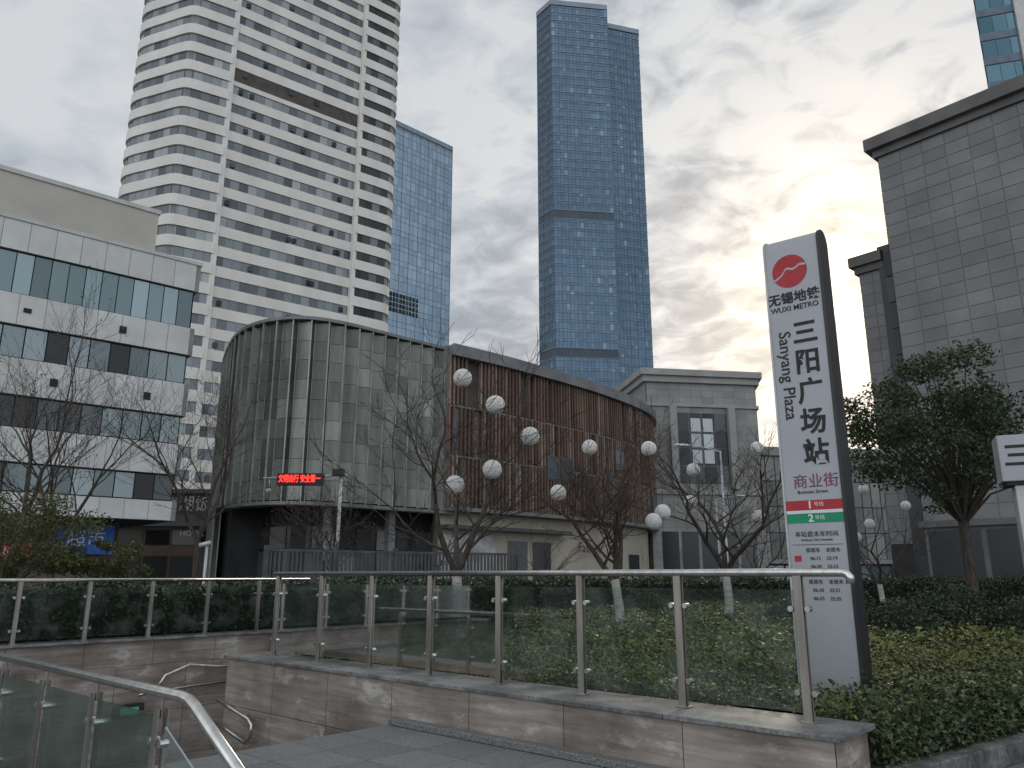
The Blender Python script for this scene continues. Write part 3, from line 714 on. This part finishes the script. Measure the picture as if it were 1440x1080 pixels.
mb=MB(); mb.prism([tuple(a-nn*4),tuple(cr-dd*2-nn*4),tuple(cr-dd*2-nn*16),tuple(a-nn*16)],0,5.2); mb.obj('ground_floor','shop_brown',I)
U0=Vector((-29.4,59.3)); mb=MB(); mb.prism([tuple(U0-dd*40),tuple(U0),tuple(U0-nn*9),tuple(U0-dd*40-nn*9)],22,31); mb.obj('penthouse','cream_wall',I)
t=MB(); band(t,[U0-dd*40,U0,U0-nn*9],30.8,31.15,.12,-.3); band(t,P,23.6,23.85,.4,-.3); t.obj('coping','mull_white',I)
mb=MB(); q=cr-dd*4.2-nn*3.2; mb.obox(q,dd,nn,1.7,.12,3.0,4.9); mb.obj('blue_fascia','blue',I)
text('超市',1.2,frame((*(q+nn*.14),3.95),dd),'white',I,'blue_fascia_text')
mb=MB(); q=cr-dd*9.8-nn*3.2; mb.obox(q,dd,nn,2.6,.1,2.7,3.6); mb.obj('red_fascia','red',I)
text('SHOPPING',.7,frame((*(q+nn*.12),3.1),dd),'white',I,'red_fascia_text')

K=bldg('hotel_podium')
P=[(-36,72),(-24,72.5),(-24,84)]
mb=MB(); mb.prism(P+[(-36,84)],0,9); mb.obj('body','shop_brown',K)
mb=MB(); band(mb,P,6.0,7.0,.5); band(mb,P,9,9.4,.3); mb.obj('canopy','zinc',K); g=MB(); panes(g,P,2.4,.3,3.5,.06,.3); panes(g,P,2.4,4.2,5.8,.06,.3); g.obj('windows','win_shop',K)
text('滨湖饭店',1.5,frame((-29,71.4,7.9),(1,0.04)),'white',K,'hotel_name'); text('HOTEL',.7,frame((-29,71.4,5.3),(1,.04)),'white',K,'hotel_name_en')

# ------------------------------------------------------------------ street
rd=empty('road')
e1=Vector((.72,.69)); e2=Vector((e1.y,-e1.x)); c0=Vector((0,46))
mb=MB(); q=[c0-e1*300-e2*7,c0+e1*300-e2*7,c0+e1*300+e2*7,c0-e1*300+e2*7]
mb.quad(*[(p.x,p.y,.004) for p in q]); mb.obj('carriageway','asphalt',rd)
mb=MB()
for k in range(-20,20):
    q0=c0+e1*(k*8); qs=[q0-e2*.07,q0+e1*4-e2*.07,q0+e1*4+e2*.07,q0+e2*.07]; mb.quad(*[(p.x,p.y,.008) for p in qs])
mb.obj('lane_markings','paint',rd)
mb=MB()
for sg_ in(-7.1,7.1): mb.obox(c0+e2*sg_,e1,e2,300,.1,0,.14)
mb.obj('kerbs','granite',rd)

gb=empty('garden_bed')
mb=MB(); poly=[W(-.12,.74),W(-.72,3.5),W(-3.8,18),W(13,18),W(13,4.25),W(8.6,4.25),W(8.6,.74)]
mb.prism(poly,0.002,.16); mb.obj('soil','soil',gb)
kb=empty('planter_kerb'); mb=MB(); A_=Vector(W(-.14,.72)); B_=Vector(W(-3.95,18.5)); dk_=(B_-A_).normalized(); nk=Vector((dk_.y,-dk_.x))
x=0
while x<18: 
    mb.obox(A_+dk_*(x+.6)+nk*.06,dk_,nk,.596,.10,0,.18); x+=1.2
mb.obj('stone_blocks','kerb_stone',kb,bevel=.012)

def in_poly(x,y,poly):
    ins=np.zeros(len(x),bool); n=len(poly)
    for i in range(n):
        x1,y1=poly[i]; x2,y2=poly[(i+1)%n]
        c=((y1>y)!=(y2>y))&(x<(x2-x1)*(y-y1)/((y2-y1)+1e-9)+x1); ins^=c
    return ins
def hgt(x,y): return .56+.05*np.sin(x*2.1+y*1.3)+.04*np.sin(x*.9-y*2.7)+.03*np.sin(5*x+3*y)+.012*(y-8)
gcv=empty('groundcover_shrubs')
def cover(name,n,poly,size,mat,yr,zoff=0,thick=.18):
    xs=[p[0] for p in poly]; ys=[p[1] for p in poly]
    x=rng.uniform(min(xs),max(xs),n); y=rng.uniform(max(min(ys),yr[0]),min(max(ys),yr[1]),n)
    k=in_poly(x,y,poly); x=x[k]; y=y[k]; z=hgt(x,y)+zoff-np.abs(rng.normal(0,thick,len(x)))*.6+rng.normal(0,.03,len(x))
    leaf_mesh(name,np.stack([x,y,np.maximum(z,.3)],1),size,mat,gcv,up=.45)
poly_in=[W(.0,.74),W(-.55,3.5),W(-3.5,17.8),W(12.8,17.8),W(12.8,4.4),W(8.4,4.4),W(8.4,.74)]
cover('leaves_near',90000,poly_in,.058,'leaf_cover',(6,12))
cover('leaves_far',85000,poly_in,.11,'leaf_cover',(12,32))
n=30000; tt=rng.uniform(0,1,n)**1.0*14; dep=np.abs(rng.normal(-.02,.28,n)); 
base=np.array([A_.x,A_.y])+np.outer(tt,[dk_.x,dk_.y])-np.outer(dep-.04,[nk.x,nk.y])
zz=.18+rng.uniform(0,1,n)*(.20+np.minimum(dep,.35)*.9)+rng.normal(0,.02,n)
leaf_mesh('leaves_front',np.column_stack([base,zz]),.06,'leaf_front',gcv,up=.2)
# stray shoots standing above the clipped surface
n=5000; x=rng.uniform(-2,14,n); y=rng.uniform(7,20,n); k=in_poly(x,y,poly_in); x=x[k]; y=y[k]
leaf_mesh('stray_shoots',np.column_stack([x,y,hgt(x,y)+rng.uniform(.02,.12,len(x))]),.07,'leaf_front',gcv)
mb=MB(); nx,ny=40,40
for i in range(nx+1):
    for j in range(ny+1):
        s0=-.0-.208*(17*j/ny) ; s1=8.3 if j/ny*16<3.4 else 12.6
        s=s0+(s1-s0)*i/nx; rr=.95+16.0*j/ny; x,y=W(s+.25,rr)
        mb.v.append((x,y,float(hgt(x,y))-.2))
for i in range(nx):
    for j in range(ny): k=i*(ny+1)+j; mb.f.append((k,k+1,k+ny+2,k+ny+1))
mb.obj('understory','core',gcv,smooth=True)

def hedge(name,P,width,z0,z1,leaf,mat,dens,both=False):
    e=empty(name); R=resample(P,.8); mb=MB()
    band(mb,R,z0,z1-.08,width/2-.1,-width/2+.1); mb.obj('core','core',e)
    P=[Vector(p) for p in P]; pts=[]
    for a,b in zip(P,P[1:]):
        L=(b-a).length; d=(b-a)/L; n_=Vector((d.y,-d.x)); hgt_=z1-z0
        for sgn in ((1,-1) if both else (1,)):
            nf=int(L*hgt_*dens); t=rng.uniform(0,L,nf); z=rng.uniform(z0,z1,nf); o=(width/2+rng.normal(0,.06,nf)+.05*np.sin(t*2.3+z*3))*sgn
            pts.append(np.column_stack([a.x+d.x*t+n_.x*o,a.y+d.y*t+n_.y*o,z]))
        nt_=int(L*width*dens); t=rng.uniform(0,L,nt_); o=rng.uniform(-width/2,width/2,nt_); z=z1+rng.normal(0,.06,nt_)+.06*np.sin(t*1.7)
        pts.append(np.column_stack([a.x+d.x*t+n_.x*o,a.y+d.y*t+n_.y*o,z]))
    leaf_mesh('leaves',np.concatenate(pts),leaf,mat,e); return e
hedge('hedge',[(-4.0,17.9),(4.0,26.0),(15,30.5),(26,31)],1.2,.2,1.42,.10,'leaf_hedge',420)
hedge('hedge',[W(13.95,-12),W(13.95,5)],1.0,.1,1.36,.09,'leaf_hedge',560)
hedge('hedge',[W(8.0,.95),W(8.0,4.9),W(11.5,5.2),W(12.6,5.2)],.8,.2,1.38,.075,'leaf_hedge',800,True)

# ------------------------------------------------------------------ trees
def bare_tree(name,base,height,spread,lean=(0,0),fork=.22,seed=1,wrap=0,r0=.11,levels=5,droop=0.0,dry=0,trunks=3,twig=.006,bl=.30):
    rd_=random.Random(seed); e=empty(name); mb=MB(); tips=[]
    def grow(p,d,L,r,lv):
        n=4 if lv>1 else 3; pts=[p.copy()]; rs=[r]; q=p.copy(); dd_=d.copy(); mids=[]
        for k in range(n):
            dd_=(dd_+Vector((rd_.gauss(0,.15),rd_.gauss(0,.15),rd_.gauss(.03-droop,.10)))).normalized()
            q=q+dd_*L/n; pts.append(q.copy()); rs.append(max(twig*.6,r*(1-.45*(k+1)/n))); mids.append((q.copy(),dd_.copy(),rs[-1]))
        mb.tube(pts,rs,7 if r>.03 else (4 if r>.012 else 3),cap=False)
        tips.append(q.copy())
        if lv==0: return
        for (m,md,mr) in mids[:-1]:
            if rd_.random()<(.75 if lv<4 else .9):
                a=rd_.uniform(0,6.28); side=Vector((math.cos(a),math.sin(a),rd_.uniform(-.2,.4)))
                nd=(md*.65+side*rd_.uniform(.6,1.0)*spread).normalized(); grow(m,nd,L*rd_.uniform(.5,.75),max(twig,mr*.55),lv-1)
        for _ in range(2):
            a=rd_.uniform(0,6.28); side=Vector((math.cos(a),math.sin(a),.1)); nd=(dd_+side*.45*spread).normalized()
            grow(q,nd,L*rd_.uniform(.55,.8),max(twig,rs[-1]*.8),lv-1)
    b=Vector(base); th=height*fork; t1=b+Vector((lean[0]*th,lean[1]*th,th))
    tr=MB(); mid=b.lerp(t1,.5)+Vector((.05,0,0)); tr.tube([b-Vector((0,0,.2)),b+Vector((0,0,.08)),mid,t1],[r0*1.35,r0*1.05,r0*.9,r0*.82],10,cap=False)
    tr.obj('trunk','bark_wrap' if wrap else 'bark',e,smooth=True)
    a0=rd_.uniform(0,6.28)
    for k in range(trunks):
        a=a0+k*6.283/trunks+rd_.uniform(-.3,.3); d=Vector((math.cos(a)*.7*spread+lean[0],math.sin(a)*.7*spread,1)).normalized()
        grow(t1-Vector((0,0,.05)),d,height*bl,r0*.62,levels-1)
    mb.obj('branches','bark',e,smooth=True)
    if dry:
        T=np.array([tuple(t) for t in tips]); k=rng.integers(0,len(T),dry); leaf_mesh('dry_leaves',T[k]+rng.normal(0,.12,(dry,3)),.09,'leaf_brown',e)
    return e
def light_ball(loc,r,seed):
    e=empty('woven_lantern_ball',loc=loc)
    bpy.ops.mesh.primitive_ico_sphere_add(subdivisions=3,radius=r*.95); o=bpy.context.object; o.name='inner'; o.data.materials.append(M['ball_in']); o.parent=e
    mb=MB(); rd_=random.Random(seed)
    for k in range(60):
        n_=Vector((rd_.gauss(0,1),rd_.gauss(0,1),rd_.gauss(0,1))).normalized(); u=n_.orthogonal().normalized(); v=n_.cross(u); off=rd_.uniform(-.6,.6)*r; rr=math.sqrt(r*r-off*off)
        pts=[n_*off+(u*math.cos(t)+v*math.sin(t))*rr*rd_.uniform(.97,1.04) for t in [6.2832*i/18 for i in range(19)]]; mb.tube(pts,r*.028,4,cap=False)
    mb.obj('twine','ball',e,smooth=True)
    mb=MB(); mb.tube([(0,0,r*.9),(0.01,0,r+.3)],.006,4); mb.obj('cord','ink',e)
bare_tree('cherry_tree',(-1.05,14.0,.28),5.8,1.0,(.06,0),.24,3,1,.10,5)
bare_tree('cherry_tree',(2.25,17.0,.28),5.2,1.15,(-.05,0),.24,11,1,.11,5)
bare_tree('cherry_tree',(5.35,20.0,.28),6.0,1.05,(0,0),.24,17,1,.12,5)
bare_tree('cherry_tree',(12.4,27.0,.1),5.0,1.0,(0,0),.25,23,1,.10,4)
bare_tree('bare_street_tree',(-16.3,26.0,0),11.0,.8,(0,0),.25,5,0,.14,5,dry=260)
bare_tree('bare_street_tree',(-18.0,31.0,0),10.4,.85,(.05,0),.25,6,0,.14,5,dry=250)
bare_tree('bare_street_tree',(-12.2,30.5,0),10.6,.75,(.02,0),.28,8,0,.13,5,dry=60)
bare_tree('bare_street_tree',(-7.6,33.0,0),6.2,1.0,(0,0),.2,9,0,.10,5,dry=400,trunks=4)
bare_tree('bare_street_tree',(-4.3,40.0,0),5.6,1.0,(0,0),.2,10,0,.10,4,trunks=4)
bare_tree('bare_street_tree',(1.8,42.0,0),5.0,1.0,(0,0),.2,12,0,.09,4,trunks=4)
bare_tree('bare_street_tree',(17,55.0,0),8.0,1.0,(0,0),.2,14,0,.10,4,trunks=4)
Rb=.165
balls=[(-.92,14,5.18),(-.30,13.6,4.58),(.33,14,4.08),(-.35,13.7,3.43),(-1.03,14,3.19),(.98,16.5,3.31),(1.72,17,4.36),(3.08,17.3,4.38),(3.27,17,2.94),(2.99,16.6,2.72),
 (4.57,19.5,4.19),(4.48,19.6,3.40),(6.38,20,4.83),(6.29,20,3.06),(12.2,27,4.52),(14.1,28,4.04),(12.06,26.5,3.30),(11.34,26,2.84)]
for k,(bx,by,bz) in enumerate(balls): light_ball((bx,by,bz),Rb,k)

def leafy_tree(name,base,h0,c,rad,nclump,per,leaf,mat,seed,r0=.14,core=None):
    rd_=random.Random(seed); e=empty(name); b=Vector(base); c=Vector(c); tr=MB(); fork=Vector((b.x+.05,b.y,h0))
    tr.tube([b-Vector((0,0,.2)),b+Vector((0,0,.1)),b.lerp(fork,.5)+Vector((.04,.02,0)),fork],[r0*1.4,r0*1.1,r0*.95,r0*.85],10,cap=False)
    pts=[]
    for k in range(nclump):
        while True:
            q=Vector([rd_.uniform(-1,1) for _ in range(3)])
            if q.length<1 and q.length>.25: break
        ctr=c+Vector((q.x*rad[0],q.y*rad[1],q.z*rad[2]*(1 if q.z>0 else .9)))
        if rd_.random()<.6 or nclump<40:
            m1=fork.lerp(ctr,.45)+Vector((rd_.gauss(0,.12),rd_.gauss(0,.12),.2)); tr.tube([fork-Vector((0,0,.1)),m1,ctr],[r0*.38,r0*.2,.01],5,cap=False)
        s=rd_.uniform(.45,1.1); n=int(per*s*s); v=rng.normal(size=(n,3)); v/=np.linalg.norm(v,axis=1)[:,None]; v*=(rng.uniform(0,1,(n,1))**.45)
        pts.append(np.array(ctr)+v*np.array([.62,.62,.42])*s*(rad[0]/2.4))
    tr.obj('trunk_and_limbs','bark',e,smooth=True)
    leaf_mesh('foliage',np.concatenate(pts),leaf,mat,e,up=.2); return e
leafy_tree('camphor_tree',(12.6,22.0,.1),3.1,(12.35,22,5.6),(2.85,2.4,2.6),110,300,.13,'leaf_ever',4,.16)
leafy_tree('osmanthus_tree',(-12.6,19.6,.0),1.0,(-12.6,19.6,2.4),(2.1,1.7,1.3),55,300,.085,'leaf_yellow',5,.08)
leafy_tree('osmanthus_tree',(-15.2,19.0,.0),1.0,(-15.2,19,2.4),(1.8,1.6,1.35),50,300,.085,'leaf_yellow',6,.08)
leafy_tree('osmanthus_tree',(-10.6,20.6,.0),.7,(-10.6,20.6,1.75),(1.3,1.2,.75),34,420,.085,'leaf_yellow',9,.06)
def ball_shrub(loc,r,mat='leaf_hedge'):
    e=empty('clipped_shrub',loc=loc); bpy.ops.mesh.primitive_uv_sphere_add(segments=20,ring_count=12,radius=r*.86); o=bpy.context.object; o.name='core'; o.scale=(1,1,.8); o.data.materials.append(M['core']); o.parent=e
    n=int(3600*r*r); v=rng.normal(size=(n,3)); v/=np.linalg.norm(v,axis=1)[:,None]; v[:,2]=np.abs(v[:,2])*.9-.12
    v*=r*(1+.06*np.sin(v[:,:1]*9+v[:,1:2]*7)+rng.normal(0,.035,(n,1))); leaf_mesh('leaves',v,.075,mat,e)
for x,y,r_ in [(7.4,15.4,.7),(8.6,16.5,.8),(9.9,15.6,.74),(11.3,16.9,.88),(12.6,15.8,.8),(8.0,19.5,.9),(10.6,19.5,1.0),(13.6,18.5,1.0),(6.4,18.2,.65),(11.9,14.0,.6),(9.2,13.7,.55),(3.6,21.8,.7)]:
    ball_shrub((x,y,.6),r_)

# ------------------------------------------------------------------ street furniture
def lamp(name,base,h,arm,dirx):
    e=empty(name,loc=base); mb=MB(); mb.tube([(0,0,0),(0,0,.5),(0,0,.52),(0,0,h)],[.11,.10,.07,.045],10)
    pts=[(dirx*arm*k/8,0,h-.05+.35*math.sin(math.pi/2*k/8)) for k in range(9)]
    mb.tube(pts,[.04-.002*k for k in range(9)],8); mb.obj('pole','lampgrey',e,smooth=True)
    mb=MB(); x=dirx*arm; z=h+.3
    mb.hexa([(x-.35,-.12,z-.05),(x+.35,-.1,z-.05),(x+.35,.1,z-.05),(x-.35,.12,z-.05),(x-.3,-.08,z+.07),(x+.28,-.06,z+.04),(x+.28,.06,z+.04),(x-.3,.08,z+.07)]); mb.obj('lamp_head','white',e,bevel=.03)
lamp('street_lamp',(10.3,38,0),7.6,1.9,-1)
lamp('street_lamp',(24.5,57,0),8.2,2.2,-1)
lamp('street_lamp',(16.2,62,0),7.5,2.0,1)
e=empty('cctv_post',loc=(-10.6,27.5,0)); mb=MB(); mb.tube([(0,0,0),(0,0,2.6)],.05,10); mb.tube([(-.25,-.05,2.62),(.12,0,2.72)],.08,10); mb.obj('post','lampgrey',e,smooth=True)
e=empty('led_traffic_sign'); x0=-7.95; mb=MB()
mb.tube([(x0,36,0),(x0,36,6.3)],[.11,.07],10); mb.tube([(x0-3.6,36,6.0),(x0+.3,36,6.15)],.045,8)
mb.tube([(x0-3.3,36,5.95),(x0-3.3,36,5.6)],.02,6); mb.tube([(x0-3.3,36.05,5.45),(x0-3.3,35.8,5.4)],.1,10)
mb.obj('pole_and_arm','lampgrey',e,smooth=True)
mb=MB(); mb.box(x0-2.9,x0-.75,35.75,36.0,5.65,6.2); mb.box(x0-.35,x0+.2,35.7,35.95,6.1,6.4); mb.obj('cabinet','ink',e,bevel=.01)
text('文明出行 安全第一',.38,frame((x0-1.85,35.74,5.93),(1,0)),'led',e,'led_text',sx=.62,bold=.006)
e=empty('slatted_fence'); mb=MB(); fr_=MB()
for a,b in (((-7.0,22.6),(-3.7,25.2)),((-3.7,25.2),(.2,27.6))):
    R=resample([a,b],.13)
    d=(R[1]-R[0]).normalized(); n_=Vector((d.y,-d.x))
    for p in R: mb.obox(p,d,n_,.035,.02,.1,2.28)
    for p in resample([a,b],2.0): fr_.obox(p,d,n_,.06,.06,0,2.45)
    m=(Vector(a)+Vector(b))/2; L=(Vector(b)-Vector(a)).length/2
    fr_.obox(m,d,n_,L,.035,2.282,2.36); fr_.obox(m+n_*.03,d,n_,L,.015,.3,.38)
mb.obj('slats','fence',e); fr_.obj('frame','fence',e)
e=empty('exit_pillar_sign',mtx=frame((6.02,8.9,0),(.9,-.43)))
mb=MB(); mb.box(-.22,.5,0,2.62,-.3,0); mb.obj('pillar','lampgrey',e,bevel=.01)
mb=MB(); mb.box(-.34,.6,2.66,3.2,-.42,.06); mb.obj('head_box','sign_face',e,bevel=.01)
mb=MB(); mb.box(-.3,.56,2.62,2.66,-.36,.02); mb.obj('shadow_gap','ink',e)
text('三阳',.30,Matrix.Translation((.0,2.94,.064)),'ink',e,'characters',bold=.006)
mb=MB(); mb.box(-.1,.4,.9,2.3,0.0,.02); mb.obj('screen','blue',e)
